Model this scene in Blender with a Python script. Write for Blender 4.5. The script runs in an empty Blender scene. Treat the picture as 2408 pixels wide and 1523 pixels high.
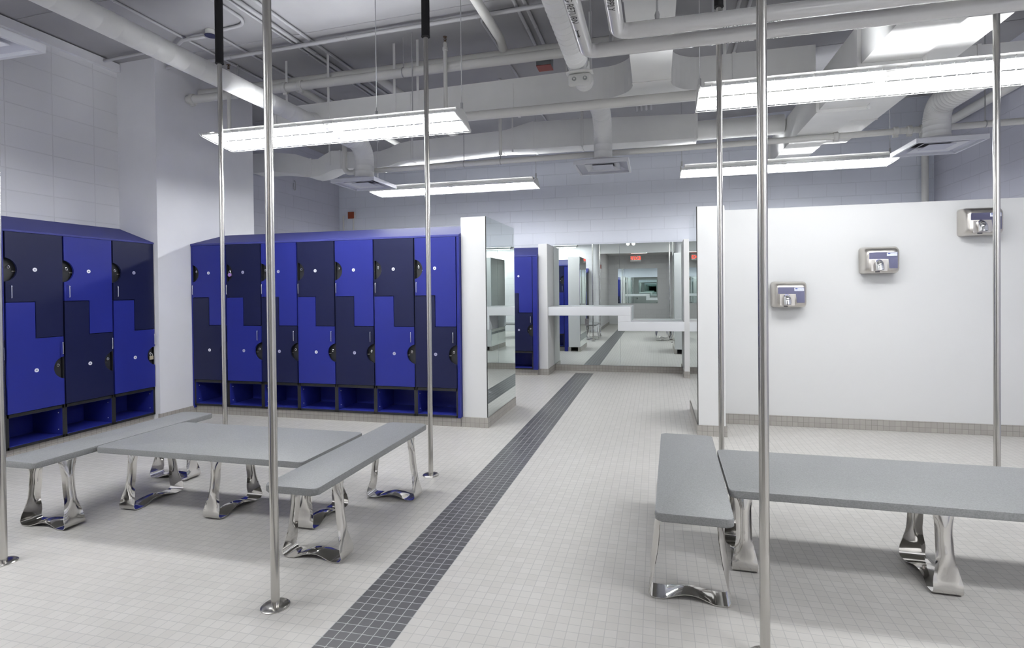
import bpy, bmesh, math, random
from mathutils import Vector, Matrix
random.seed(7)
PI = math.pi
SC = bpy.context.scene
COL = SC.collection

# ------------------------------------------------------------------ camera
F_PX, PX, PY = 1274.0, 1230.7, 695.7
yaw, pitch, roll = math.radians(13.761), math.radians(-0.549), math.radians(-0.586)
def cam_rows():
    cy, sy = math.cos(yaw), math.sin(yaw)
    R0 = Matrix(((cy, sy, 0), (0, 0, -1), (-sy, cy, 0)))
    c, s = math.cos(pitch), math.sin(pitch)
    Rp = Matrix(((1, 0, 0), (0, c, s), (0, -s, c)))
    c, s = math.cos(roll), math.sin(roll)
    Rr = Matrix(((c, -s, 0), (s, c, 0), (0, 0, 1)))
    return Rr @ Rp @ R0
R = cam_rows()
cam = bpy.data.cameras.new('camera')
cam.sensor_fit = 'HORIZONTAL'; cam.sensor_width = 36.0
cam.lens = F_PX / 2408 * 36.0
cam.shift_x = (1204 - PX) / 2408
cam.shift_y = (PY - 761.5) / 2408
cam.clip_start = 0.05
co = bpy.data.objects.new('camera', cam); COL.objects.link(co)
M = Matrix((R[0], -R[1], -R[2])).transposed().to_4x4()
M.translation = (0, 0, 1.4)
co.matrix_world = M
SC.camera = co

# ------------------------------------------------------------------ world, exposure
w = bpy.data.worlds.new('world'); SC.world = w; w.use_nodes = True
w.node_tree.nodes['Background'].inputs[0].default_value = (0.8, 0.85, 1, 1)
w.node_tree.nodes['Background'].inputs[1].default_value = 0.03
SC.view_settings.view_transform = 'Standard'
SC.view_settings.look = 'None'
SC.view_settings.gamma = 1.0
SC.view_settings.exposure = 1.0
SC.view_settings.use_curve_mapping = False
try:
    SC.cycles.max_bounces = 14; SC.cycles.diffuse_bounces = 6; SC.cycles.glossy_bounces = 10
    SC.cycles.sample_clamp_indirect = 6.0
    SC.cycles.caustics_reflective = False; SC.cycles.caustics_refractive = False
except Exception:
    pass
TUBE_POWER = 44.0

# ------------------------------------------------------------------ materials
def new_mat(name):
    m = bpy.data.materials.new(name); m.use_nodes = True
    nt = m.node_tree
    return m, nt, nt.nodes['Principled BSDF']
def mat(name, color, rough=0.5, metal=0.0, spec=None, noise=0.0, nscale=60.0, bump=0.0, coat=0.0):
    m, nt, b = new_mat(name)
    b.inputs['Base Color'].default_value = (*color, 1)
    b.inputs['Roughness'].default_value = rough
    b.inputs['Metallic'].default_value = metal
    if spec is not None: b.inputs['Specular IOR Level'].default_value = spec
    if coat: b.inputs['Coat Weight'].default_value = coat
    if noise or bump:
        tc = nt.nodes.new('ShaderNodeTexCoord')
        n = nt.nodes.new('ShaderNodeTexNoise'); n.inputs['Scale'].default_value = nscale; n.inputs['Detail'].default_value = 3
        nt.links.new(tc.outputs['Object'], n.inputs['Vector'])
        if noise:
            mr = nt.nodes.new('ShaderNodeMapRange')
            mr.inputs['From Min'].default_value = 0.3; mr.inputs['From Max'].default_value = 0.7
            mr.inputs['To Min'].default_value = 1 - noise; mr.inputs['To Max'].default_value = 1 + noise
            nt.links.new(n.outputs['Fac'], mr.inputs['Value'])
            mx = nt.nodes.new('ShaderNodeMix'); mx.data_type = 'RGBA'; mx.blend_type = 'MULTIPLY'
            mx.inputs['Factor'].default_value = 1
            mx.inputs['A'].default_value = (*color, 1)
            nt.links.new(mr.outputs['Result'], mx.inputs['B'])
            nt.links.new(mx.outputs['Result'], b.inputs['Base Color'])
        if bump:
            bp = nt.nodes.new('ShaderNodeBump'); bp.inputs['Strength'].default_value = bump; bp.inputs['Distance'].default_value = 0.002
            nt.links.new(n.outputs['Fac'], bp.inputs['Height'])
            nt.links.new(bp.outputs['Normal'], b.inputs['Normal'])
    return m
def emit(name, color, strength):
    m = bpy.data.materials.new(name); m.use_nodes = True
    nt = m.node_tree; nt.nodes.clear()
    e = nt.nodes.new('ShaderNodeEmission'); e.inputs[0].default_value = (*color, 1); e.inputs[1].default_value = strength
    o = nt.nodes.new('ShaderNodeOutputMaterial'); nt.links.new(e.outputs[0], o.inputs[0])
    return m
def math_node(nt, op, a, b=None, c=None):
    n = nt.nodes.new('ShaderNodeMath'); n.operation = op
    for i, v in enumerate((a, b, c)):
        if v is None: continue
        if isinstance(v, (int, float)): n.inputs[i].default_value = v
        else: nt.links.new(v, n.inputs[i])
    return n.outputs[0]
def mix_col(nt, fac, a, b):
    mx = nt.nodes.new('ShaderNodeMix'); mx.data_type = 'RGBA'
    nt.links.new(fac, mx.inputs['Factor'])
    for k, v in (('A', a), ('B', b)):
        if isinstance(v, tuple): mx.inputs[k].default_value = (*v, 1)
        else: nt.links.new(v, mx.inputs[k])
    return mx.outputs['Result']
def tile_nodes(nt, axes, pitch, off, grout):
    """returns grout mask (0..1) and per-tile random value for square tiles in the two named axes"""
    tc = nt.nodes.new('ShaderNodeTexCoord'); sx = nt.nodes.new('ShaderNodeSeparateXYZ')
    nt.links.new(tc.outputs['Object'], sx.inputs[0])
    masks, cells = [], []
    for ax, o in zip(axes, off):
        t = math_node(nt, 'DIVIDE', math_node(nt, 'SUBTRACT', sx.outputs[ax], o), pitch)
        f = math_node(nt, 'FRACT', t)
        d = math_node(nt, 'ABSOLUTE', math_node(nt, 'SUBTRACT', f, 0.5))
        masks.append(math_node(nt, 'GREATER_THAN', d, 0.5 - grout))
        cells.append(math_node(nt, 'FLOOR', t))
    g = math_node(nt, 'MAXIMUM', masks[0], masks[1])
    cb = nt.nodes.new('ShaderNodeCombineXYZ')
    nt.links.new(cells[0], cb.inputs[0]); nt.links.new(cells[1], cb.inputs[1])
    wn = nt.nodes.new('ShaderNodeTexWhiteNoise'); nt.links.new(cb.outputs[0], wn.inputs['Vector'])
    return g, wn.outputs['Value'], sx
def floor_mat():
    m, nt, b = new_mat('floor_tile')
    P = 0.0508
    g, rnd, sx = tile_nodes(nt, (0, 1), P, (-1.333, 1.881), 0.035)
    x, y = sx.outputs[0], sx.outputs[1]
    st = math_node(nt, 'MULTIPLY', math_node(nt, 'GREATER_THAN', x, -1.3335), math_node(nt, 'LESS_THAN', x, -1.3335 + 6 * P))
    st = math_node(nt, 'MULTIPLY', st, math_node(nt, 'LESS_THAN', y, 9.12))
    lt = mix_col(nt, rnd, (0.535, 0.515, 0.485), (0.575, 0.555, 0.525))
    light = mix_col(nt, g, lt, (0.45, 0.44, 0.425))
    dk = mix_col(nt, rnd, (0.060, 0.059, 0.064), (0.078, 0.077, 0.082))
    dark = mix_col(nt, g, dk, (0.42, 0.42, 0.42))
    c = mix_col(nt, st, light, dark)
    nt.links.new(c, b.inputs['Base Color'])
    rg = math_node(nt, 'ADD', math_node(nt, 'MULTIPLY', g, 0.25), 0.36)
    nt.links.new(rg, b.inputs['Roughness'])
    b.inputs['Specular IOR Level'].default_value = 0.35
    bp = nt.nodes.new('ShaderNodeBump'); bp.inputs['Strength'].default_value = 0.25; bp.inputs['Distance'].default_value = 0.0015
    bp.invert = True
    nt.links.new(g, bp.inputs['Height']); nt.links.new(bp.outputs['Normal'], b.inputs['Normal'])
    return m
def base_mat(name, axes):
    m, nt, b = new_mat(name)
    g, rnd, sx = tile_nodes(nt, axes, 0.0508, (0.01, -0.004), 0.03)
    lt = mix_col(nt, rnd, (0.335, 0.315, 0.29), (0.375, 0.355, 0.325))
    c = mix_col(nt, g, lt, (0.20, 0.19, 0.175))
    nt.links.new(c, b.inputs['Base Color']); b.inputs['Roughness'].default_value = 0.45
    return m
def cmu_mat(name, axis, color, bw=0.410, bh=0.2035, off=0.5, ox=0.0, oz=0.0, depth=0.004):
    m, nt, b = new_mat(name)
    tc = nt.nodes.new('ShaderNodeTexCoord'); sx = nt.nodes.new('ShaderNodeSeparateXYZ')
    nt.links.new(tc.outputs['Object'], sx.inputs[0])
    cb = nt.nodes.new('ShaderNodeCombineXYZ')
    nt.links.new(math_node(nt, 'ADD', sx.outputs[axis], 40 * bw + ox), cb.inputs[0])
    nt.links.new(math_node(nt, 'ADD', sx.outputs[2], oz), cb.inputs[1])
    br = nt.nodes.new('ShaderNodeTexBrick')
    br.offset = off; br.squash = 1.0
    br.inputs['Scale'].default_value = 1.0
    br.inputs['Brick Width'].default_value = bw; br.inputs['Row Height'].default_value = bh
    br.inputs['Mortar Size'].default_value = 0.005; br.inputs['Mortar Smooth'].default_value = 0.35
    br.inputs['Color1'].default_value = (*color, 1)
    br.inputs['Color2'].default_value = (*[c * 0.985 for c in color], 1)
    br.inputs['Mortar'].default_value = (*[c * 0.90 for c in color], 1)
    nt.links.new(cb.outputs[0], br.inputs['Vector'])
    nt.links.new(br.outputs['Color'], b.inputs['Base Color'])
    nz = nt.nodes.new('ShaderNodeTexNoise'); nz.inputs['Scale'].default_value = 180; nz.inputs['Detail'].default_value = 2
    nt.links.new(tc.outputs['Object'], nz.inputs['Vector'])
    h = math_node(nt, 'ADD', math_node(nt, 'MULTIPLY', br.outputs['Fac'], -1.0), math_node(nt, 'MULTIPLY', nz.outputs['Fac'], 0.18))
    bp = nt.nodes.new('ShaderNodeBump'); bp.inputs['Strength'].default_value = 0.55; bp.inputs['Distance'].default_value = depth
    nt.links.new(h, bp.inputs['Height']); nt.links.new(bp.outputs['Normal'], b.inputs['Normal'])
    b.inputs['Roughness'].default_value = 0.55
    return m
WALLC = (0.60, 0.605, 0.69)
MT = {}
MT['floor'] = floor_mat()
MT['base_x'] = base_mat('base_tile_x', (0, 2)); MT['base_y'] = base_mat('base_tile_y', (1, 2))
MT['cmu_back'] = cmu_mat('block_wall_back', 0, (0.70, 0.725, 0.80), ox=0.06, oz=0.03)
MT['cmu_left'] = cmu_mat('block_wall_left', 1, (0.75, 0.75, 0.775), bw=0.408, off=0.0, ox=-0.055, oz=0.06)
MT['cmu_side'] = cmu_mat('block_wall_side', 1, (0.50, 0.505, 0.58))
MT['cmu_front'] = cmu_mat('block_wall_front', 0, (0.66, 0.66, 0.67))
MT['plaster'] = mat('painted_plaster', (0.79, 0.79, 0.82), 0.6, noise=0.02, nscale=3)
MT['ceiling'] = mat('painted_deck', (0.35, 0.347, 0.36), 0.75, noise=0.05, nscale=2)
MT['white_panel'] = mat('white_laminate', (0.66, 0.66, 0.655), 0.45)
MT['white_paint'] = mat('white_painted_metal', (0.62, 0.62, 0.605), 0.45)
MT['duct'] = mat('painted_duct', (0.74, 0.74, 0.73), 0.5, noise=0.03, nscale=4)
MT['duct_dark'] = mat('duct_seam', (0.30, 0.30, 0.30), 0.6)
MT['pipe'] = mat('painted_pipe', (0.64, 0.635, 0.61), 0.5)
MT['glosspipe'] = mat('glossy_pvc_jacket', (0.58, 0.575, 0.57), 0.16, coat=0.5)
MT['conduit'] = mat('painted_conduit', (0.46, 0.46, 0.475), 0.5)
MT['hanger'] = mat('galvanised_hanger', (0.42, 0.42, 0.43), 0.5, metal=0.2)
MT['mirror'] = mat('mirror_glass', (0.80, 0.855, 0.84), 0.0, metal=1.0)
MT['mirror_edge'] = mat('mirror_edge', (0.02, 0.022, 0.02), 0.3)
MT['steel'] = mat('brushed_steel', (0.56, 0.545, 0.52), 0.22, metal=1.0)
MT['chrome'] = mat('polished_steel', (0.66, 0.645, 0.62), 0.10, metal=1.0, bump=0.12, nscale=14)
MT['bright_chrome'] = mat('bright_chrome', (0.85, 0.85, 0.86), 0.05, metal=1.0)
MT['satin'] = mat('satin_stainless', (0.62, 0.59, 0.55), 0.28, metal=1.0)
MT['satin_blue'] = mat('satin_blue_panel', (0.16, 0.16, 0.24), 0.35, metal=1.0)
MT['foam'] = mat('black_foam', (0.012, 0.012, 0.014), 0.85)
MT['slab'] = mat('speckled_grey_plastic', (0.215, 0.218, 0.22), 0.5, noise=0.16, nscale=190, bump=0.25)
MT['blue'] = mat('royal_blue_laminate', (0.015, 0.021, 0.185), 0.42, spec=0.25)
MT['navy'] = mat('navy_laminate', (0.008, 0.0105, 0.043), 0.42, spec=0.22)
MT['hood'] = mat('blue_powder_coat', (0.040, 0.046, 0.20), 0.6, spec=0.25)
MT['black'] = mat('black_edge', (0.006, 0.0065, 0.008), 0.5)
MT['dish'] = mat('black_lock_dish', (0.016, 0.017, 0.019), 0.45)
MT['white_disc'] = mat('white_disc', (0.75, 0.75, 0.82), 0.4)
MT['grey_disc'] = mat('grey_disc', (0.36, 0.36, 0.50), 0.4)
MT['disc_mark'] = mat('disc_mark', (0.22, 0.22, 0.30), 0.5)
MT['brass'] = mat('brass_lock', (0.72, 0.62, 0.42), 0.35, metal=0.6)
MT['purple'] = mat('purple_lock', (0.33, 0.20, 0.50), 0.35)
MT['red'] = mat('red_cover', (0.30, 0.075, 0.06), 0.5)
MT['rust'] = mat('rust_red_box', (0.28, 0.055, 0.02), 0.5)
MT['greybox'] = mat('grey_box', (0.26, 0.275, 0.27), 0.5)
MT['darkblue'] = mat('dark_blue_plastic', (0.02, 0.022, 0.07), 0.5)
MT['bronze'] = mat('bronze_sprinkler', (0.18, 0.13, 0.09), 0.4, metal=0.7)
MT['ink'] = mat('black_ink', (0.006, 0.006, 0.006), 0.6)
MT['logo_blue'] = mat('blue_print', (0.03, 0.06, 0.30), 0.5)
MT['label'] = mat('white_label', (0.78, 0.80, 0.88), 0.35)
MT['reflector'] = mat('white_reflector', (0.85, 0.85, 0.85), 0.4)
MT['tube'] = emit('fluorescent_tube', (0.965, 0.985, 1.0), TUBE_POWER)
MT['exit_red'] = emit('exit_letters', (1.0, 0.03, 0.015), 3.0)
MT['lamp_glow'] = emit('lamp_glow', (1.0, 1.0, 1.0), 8.0)
MT['panel_glow'] = emit('ceiling_panel_glow', (1.0, 1.0, 0.98), 7.0)
MT['diff'] = mat('white_diffuser', (0.62, 0.63, 0.68), 0.4)
MT['diff_in'] = mat('diffuser_cone', (0.50, 0.51, 0.60), 0.4)
MT['dark_slot'] = mat('dark_slot', (0.04, 0.04, 0.05), 0.7)
MT['outlet'] = mat('grey_outlet', (0.40, 0.40, 0.41), 0.4)
MT['counter'] = mat('solid_surface', (0.74, 0.75, 0.77), 0.3)
MT['yellow'] = mat('yellow_tag', (0.42, 0.42, 0.32), 0.6)

# ------------------------------------------------------------------ mesh helpers
def obj(name, bm, m, parent=None, smooth=False, mats=None):
    me = bpy.data.meshes.new(name)
    bmesh.ops.recalc_face_normals(bm, faces=bm.faces[:])
    bm.to_mesh(me); bm.free()
    for k in (mats or [m]): me.materials.append(k)
    if smooth:
        for p in me.polygons: p.use_smooth = True
        try: me.set_sharp_from_angle(angle=math.radians(38))
        except Exception: pass
    o = bpy.data.objects.new(name, me); COL.objects.link(o)
    if parent is not None: o.parent = parent
    return o
def tag(o, label, cat, group=None):
    o['label'] = label; o['category'] = cat
    if group: o['group'] = group
    return o
def thing(name, label, cat, loc=(0, 0, 0), rz=0.0, group=None):
    o = bpy.data.objects.new(name, None); COL.objects.link(o)
    o.location = loc; o.rotation_euler = (0, 0, rz)
    o.empty_display_size = 0.1
    return tag(o, label, cat, group)
def struct(name, bm, m, smooth=False, mats=None, label=None):
    o = obj(name, bm, m, None, smooth, mats); o['kind'] = 'structure'
    if label: o['label'] = label
    return o
def B(): return bmesh.new()
def box(bm, x0, x1, y0, y1, z0, z1, mi=0):
    v = [bm.verts.new(p) for p in ((x0,y0,z0),(x1,y0,z0),(x1,y1,z0),(x0,y1,z0),(x0,y0,z1),(x1,y0,z1),(x1,y1,z1),(x0,y1,z1))]
    for f in ((0,3,2,1),(4,5,6,7),(0,1,5,4),(1,2,6,5),(2,3,7,6),(3,0,4,7)):
        fc = bm.faces.new([v[i] for i in f]); fc.material_index = mi
    return bm
def bbox(x0, x1, y0, y1, z0, z1, bev=0.0, seg=2):
    bm = B(); box(bm, x0, x1, y0, y1, z0, z1)
    if bev: bmesh.ops.bevel(bm, geom=bm.edges[:], offset=bev, segments=seg, profile=0.5, affect='EDGES')
    return bm
def prism(bm, pts, fn, d0, d1, mi=0):
    """extrude polygon pts (2-D) along third axis; fn(a,b,d) -> xyz"""
    a = [bm.verts.new(fn(p[0], p[1], d0)) for p in pts]
    b = [bm.verts.new(fn(p[0], p[1], d1)) for p in pts]
    n = len(pts)
    for f in ([bm.faces.new(a)] + [bm.faces.new(b[::-1])] + [bm.faces.new((a[i], b[i], b[(i+1) % n], a[(i+1) % n])) for i in range(n)]):
        f.material_index = mi
    return bm
XZ = lambda a, b, d: (a, d, b)
XY = lambda a, b, d: (a, b, d)
YZ = lambda a, b, d: (d, a, b)
def round_path(pts, r, n=8):
    pts = [Vector(p) for p in pts]
    out = [pts[0]]
    for i in range(1, len(pts) - 1):
        p, q, s = pts[i-1], pts[i], pts[i+1]
        u, v = (p - q).normalized(), (s - q).normalized()
        ang = u.angle(v)
        if ang > PI - 1e-3: out.append(q); continue
        t = min(r / math.tan(ang / 2), (p - q).length * 0.49, (s - q).length * 0.49)
        rr = t * math.tan(ang / 2)
        c = q + (u + v).normalized() * (rr / math.sin(ang / 2))
        a, b = q + u * t - c, q + v * t - c
        tot = a.angle(b)
        ax = a.cross(b).normalized()
        for k in range(n + 1):
            out.append(c + Matrix.Rotation(tot * k / n, 3, ax) @ a)
    out.append(pts[-1])
    return out
def tube(bm, pts, r, n=16, cap=True, mi=0):
    """sweep a circle; r may be a number or a list per point"""
    pts = [Vector(p) for p in pts]
    N = len(pts)
    rs = r if isinstance(r, (list, tuple)) else [r] * N
    tan = []
    for i in range(N):
        t = (pts[min(i+1, N-1)] - pts[max(i-1, 0)])
        tan.append(t.normalized())
    up = Vector((0, 0, 1)) if abs(tan[0].z) < 0.9 else Vector((1, 0, 0))
    nrm = tan[0].cross(up).normalized()
    rings = []
    for i in range(N):
        if i:
            nrm = (nrm - tan[i] * nrm.dot(tan[i])).normalized()
        bi = tan[i].cross(nrm)
        rings.append([bm.verts.new(pts[i] + (nrm * math.cos(2*PI*k/n) + bi * math.sin(2*PI*k/n)) * rs[i]) for k in range(n)])
    for i in range(N - 1):
        for k in range(n):
            f = bm.faces.new((rings[i][k], rings[i][(k+1) % n], rings[i+1][(k+1) % n], rings[i+1][k])); f.material_index = mi
    if cap:
        bm.faces.new(rings[0][::-1]).material_index = mi; bm.faces.new(rings[-1]).material_index = mi
    return bm
def resample(pts, step):
    pts = [Vector(p) for p in pts]; out = [pts[0]]
    for a, b in zip(pts, pts[1:]):
        n = max(1, int((b - a).length / step))
        for k in range(1, n + 1): out.append(a.lerp(b, k / n))
    return out
def spiral_tube(bm, pts, r, pitch=0.09, n=24, ridge=0.003):
    p = resample(pts, pitch)
    P, Rr = [], []
    for i, q in enumerate(p):
        if 0 < i < len(p) - 1:
            d = (p[i+1] - p[i-1]).normalized() * 0.006
            P += [q - d, q - d * 0.4, q + d * 0.4, q + d]; Rr += [r, r + ridge, r + ridge, r]
        else: P.append(q); Rr.append(r)
    return tube(bm, P, Rr, n)
def cyl(bm, x, y, z0, z1, r, n=20, mi=0): return tube(bm, [(x, y, z0), (x, y, z1)], r, n, mi=mi)
def lathe(bm, prof, n=24, c=(0, 0, 0), mi=0):
    rings = [[bm.verts.new((c[0] + r*math.cos(2*PI*k/n), c[1] + r*math.sin(2*PI*k/n), c[2] + z)) for k in range(n)] for r, z in prof]
    for i in range(len(prof) - 1):
        for k in range(n):
            bm.faces.new((rings[i][k], rings[i][(k+1) % n], rings[i+1][(k+1) % n], rings[i+1][k])).material_index = mi
    if prof[0][0] > 1e-5: bm.faces.new(rings[0][::-1]).material_index = mi
    if prof[-1][0] > 1e-5: bm.faces.new(rings[-1]).material_index = mi
    bmesh.ops.remove_doubles(bm, verts=bm.verts[:], dist=1e-6)
    return bm
def text_bm(s, size, align='CENTER', depth=0.0006):
    c = bpy.data.curves.new('lettering', 'FONT'); c.body = s; c.size = size
    c.align_x = align; c.align_y = 'CENTER'; c.resolution_u = 3
    o = bpy.data.objects.new('lettering', c); COL.objects.link(o)
    bpy.context.view_layer.update()
    dg = bpy.context.evaluated_depsgraph_get()
    me = bpy.data.meshes.new_from_object(o.evaluated_get(dg))
    bm = B(); bm.from_mesh(me)
    bpy.data.objects.remove(o); bpy.data.meshes.remove(me); bpy.data.curves.remove(c)
    bmesh.ops.triangulate(bm, faces=bm.faces[:])
    return bm
def dup(root, loc, rz, label, group=None, children_of=None):
    kids = {}
    for o in bpy.data.objects:
        if o.parent: kids.setdefault(o.parent, []).append(o)
    def cp(o, par):
        c = o.copy(); COL.objects.link(c)
        if par is not None: c.parent = par
        for k in kids.get(o, []): cp(k, c)
        return c
    r = cp(root, None)
    r.location = loc; r.rotation_euler = (0, 0, rz)
    r['label'] = label
    if group: r['group'] = group
    return r

# ------------------------------------------------------------------ setting
XL, XLB, XR = -5.81, -5.95, 4.06
YB, YF, YREAR = 9.37, 0.5, -3.6
XC0, XC1 = -1.87, 0.62
def zceil(x): return 3.97 + 0.030 * (x + 5.81)
bm = B(); box(bm, -6.3, 4.5, -4.0, 9.7, -0.12, 0.0)
struct('floor', bm, MT['floor'])
bm = B()
prism(bm, [(-6.3, zceil(-6.3)), (4.5, zceil(4.5)), (4.5, zceil(4.5) + 0.15), (-6.3, zceil(-6.3) + 0.15)], XZ, 0.2, 9.7)
struct('ceiling', bm, MT['ceiling'])
HT = 4.4
bm = B(); box(bm, XL - 0.3, XL, 0.3, 5.0, 0, HT); struct('wall_left', bm, MT['cmu_left'])
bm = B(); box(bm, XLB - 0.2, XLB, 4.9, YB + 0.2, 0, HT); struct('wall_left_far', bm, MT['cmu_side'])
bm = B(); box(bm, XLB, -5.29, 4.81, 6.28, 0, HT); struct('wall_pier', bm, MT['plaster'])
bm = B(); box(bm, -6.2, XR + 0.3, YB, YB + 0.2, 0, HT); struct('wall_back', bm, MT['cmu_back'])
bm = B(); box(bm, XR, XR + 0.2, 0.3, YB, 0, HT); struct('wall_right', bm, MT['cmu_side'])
def bull(x0, x1, y0, y1, side):
    """corridor flank wall with a rounded room-side corner"""
    r = 0.11; pts = []
    if side < 0:
        pts = [(x0, y0), (x1, y0)] + [(x1 - r + r*math.cos(a), y1 - r + r*math.sin(a)) for a in [k*PI/2/8 for k in range(9)]] + [(x0, y1)]
    else:
        pts = [(x0, y1)] and [(x1, y0), (x1, y1)] + [(x0 + r + r*math.cos(a), y1 - r + r*math.sin(a)) for a in [PI/2 + k*PI/2/8 for k in range(9)]] + [(x0, y0)]
    b = B(); prism(b, pts, XY, 0, HT); return b
struct('wall_front_left', bull(-6.1, XC0, YREAR - 0.1, YF, -1), MT['cmu_front'])
struct('wall_front_right', bull(XC1, XR + 0.2, YREAR - 0.1, YF, 1), MT['cmu_front'])
bm = B(); box(bm, XC0 - 0.1, XC1 + 0.1, YREAR - 0.2, YREAR, 0, 2.9); struct('wall_rear', bm, MT['cmu_front'])
bm = B(); box(bm, XC0, XC1, YREAR, 0.3, 2.78, 2.95); struct('ceiling_corridor', bm, MT['white_panel'])
bm = B(); box(bm, XC0, XC1, 0.2, 0.34, 2.62, HT); struct('wall_soffit', bm, MT['white_panel'])

# partitions
bm = bbox(-1.955, -1.69, 5.29, 6.42, 0.10, 2.165, 0.003); struct('wall_partition_left', bm, MT['white_panel'])
bm = bbox(-5.285, -1.957, 5.76, 5.94, 0.0, 2.10, 0.002); struct('wall_locker_backing', bm, MT['white_panel'])
bm = bbox(0.385, 0.632, 5.415, 6.60, 0.10, 2.185, 0.003); struct('wall_partition_right', bm, MT['white_panel'])
bm = bbox(0.634, XR, 5.97, 6.10, 0.10, 2.215, 0.002); struct('wall_dryer', bm, MT['white_panel'])
bm = bbox(-1.895, -1.745, 8.80, YB, 0.10, 2.175, 0.002); struct('wall_post_left', bm, MT['white_panel'])
bm = bbox(0.43, 0.515, 8.90, YB, 0.10, 2.19, 0.002); struct('wall_post_right', bm, MT['white_panel'])
# tiled bases
tn = [0]
def base(name, x0, x1, y0, y1, h, ax):
    b = bbox(x0, x1, y0, y1, 0, h, 0.002, 1); struct(name, b, MT['base_x' if ax == 0 else 'base_y'])
def wrap_base(nm, x0, x1, y0, y1, h=0.102, t=0.012):
    """front, left and right strips round a partition foot"""
    b = bbox(x0 - t, x1 + t, y0 - t, y0 + 0.06, 0, h, 0.002, 1)
    struct(nm, b, MT['base_x'])
    b = B(); box(b, x0 - t, x0 + 0.05, y0 + 0.06, y1, 0, h); box(b, x1 - 0.05, x1 + t, y0 + 0.06, y1, 0, h)
    struct(nm.replace('trim', 'trim_side'), b, MT['base_y'])
wrap_base('trim_1', -1.955, -1.69, 5.29, 6.42)
wrap_base('trim_2', 0.385, 0.632, 5.415, 6.60)
wrap_base('trim_3', -1.895, -1.745, 8.80, YB - 0.002)
wrap_base('trim_4', 0.43, 0.515, 8.90, YB - 0.002)
base('trim_5', 0.646, XR, 5.955, 6.05, 0.104, 0)
base('trim_6', -5.285, -1.97, 5.275, 5.70, 0.098, 0)
base('trim_7', -5.80, -5.375, 0.6, 4.80, 0.085, 1)
base('baseboard_back', -1.73, 0.415, YB - 0.014, YB + 0.02, 0.104, 0)
base('baseboard_pier', -5.31, -5.277, 4.80, 5.27, 0.092, 1)
base('trim_8', -2.44 - 0.47, -1.91, 8.745, 9.2, 0.098, 0)
base('baseboard_corridor', XC0 - 0.02, XC0 + 0.012, YREAR, 0.40, 0.10, 1)
base('baseboard_corridor_right', XC1 - 0.012, XC1 + 0.02, YREAR, 0.40, 0.10, 1)
base('trim_9', -2.98, -2.02, 6.02, 6.38, 0.098, 0)
base('trim_10', -3.6, -2.2, 0.55, 0.93, 0.098, 0)
# ceiling ledger along the left wall and a soffit seam
bm = B(); box(bm, XL, XL + 0.05, 0.6, 4.805, 3.865, 3.955); struct('trim_ceiling_left', bm, MT['plaster'])
# faint deck seams
bm = B()
for yy in (2.75, 3.8, 4.85, 5.9, 6.95, 8.0):
    prism(bm, [(-5.8, zceil(-5.8) + 0.002), (4.05, zceil(4.05) + 0.002), (4.05, zceil(4.05) - 0.006), (-5.8, zceil(-5.8) - 0.006)], XZ, yy, yy + 0.028)
struct('trim_deck_seams', bm, MT['ceiling'])

# mirrors
def mirror_panel(name, label, x0, x1, y0, y1, z0, z1, face, seams=()):
    t = thing(name, label, 'mirror', ((x0+x1)/2, (y0+y1)/2, z0))
    ox, oy, oz = t.location
    b = B(); box(b, x0-ox, x1-ox, y0-oy, y1-oy, 0, z1-z0)
    obj('mirror_glass', b, MT['mirror'], t)
    e = 0.004; b = B()
    if face == 'x':
        box(b, x0-ox, x1-ox, y0-oy-0.009, y0-oy-0.0005, 0, z1-z0)
    else:
        box(b, x0-ox-0.004, x0-ox-0.0005, y0-oy+0.001, y1-oy, 0, z1-z0)
    obj('edge_strip', b, MT['mirror_edge'], t)
    return t
mirror_panel('wall_mirror', 'tall mirror on the side of the white partition end next to the lockers', -1.6895, -1.683, 5.30, 6.42, 0.106, 2.165, 'x')
mirror_panel('wall_mirror', 'narrow sliver of mirror on the side of the white partition near the hand dryers', 0.378, 0.3845, 5.424, 6.60, 0.106, 2.185, 'x')
t = thing('wall_mirror', 'wide wall mirror behind the stepped white counter at the end of the aisle', 'mirror', (-0.65, YB - 0.004, 0.108))
for (a, b2, nm) in ((-1.742, -0.6015, 'mirror_pane'), (-0.5985, 0.428, 'mirror_pane')):
    b = B(); box(b, a + 0.65, b2 + 0.65, -0.003, 0.003, 0, 2.08); obj(nm, b, MT['mirror'], t)
t = thing('wall_mirror', 'mirror on the corridor rear wall, seen reflected in the aisle mirror', 'mirror', (-0.72, YREAR + 0.004, 0.5))
b = B(); box(b, -0.78, 0.78, -0.003, 0.003, 0.35, 1.75); obj('mirror_pane', b, MT['mirror'], t)

# outlet on the aisle mirror
t = thing('power_outlet', 'grey duplex power outlet plate on the aisle mirror below the counter', 'outlet', (-1.166, YB - 0.008, 0.848))
obj('cover_plate', bbox(-0.035, 0.035, -0.006, 0, -0.06, 0.06, 0.003), MT['outlet'], t)
for dz in (-0.026, 0.026):
    b = B(); tube(b, [(0, -0.009, dz), (0, -0.005, dz)], 0.016, 14)
    s = obj('socket', b, MT['outlet'], t)
    b = B(); box(b, -0.008, -0.005, -0.0095, -0.0085, dz-0.006, dz+0.006); box(b, 0.005, 0.008, -0.0095, -0.0085, dz-0.006, dz+0.006)
    obj('slot', b, MT['dark_slot'], s)

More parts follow.
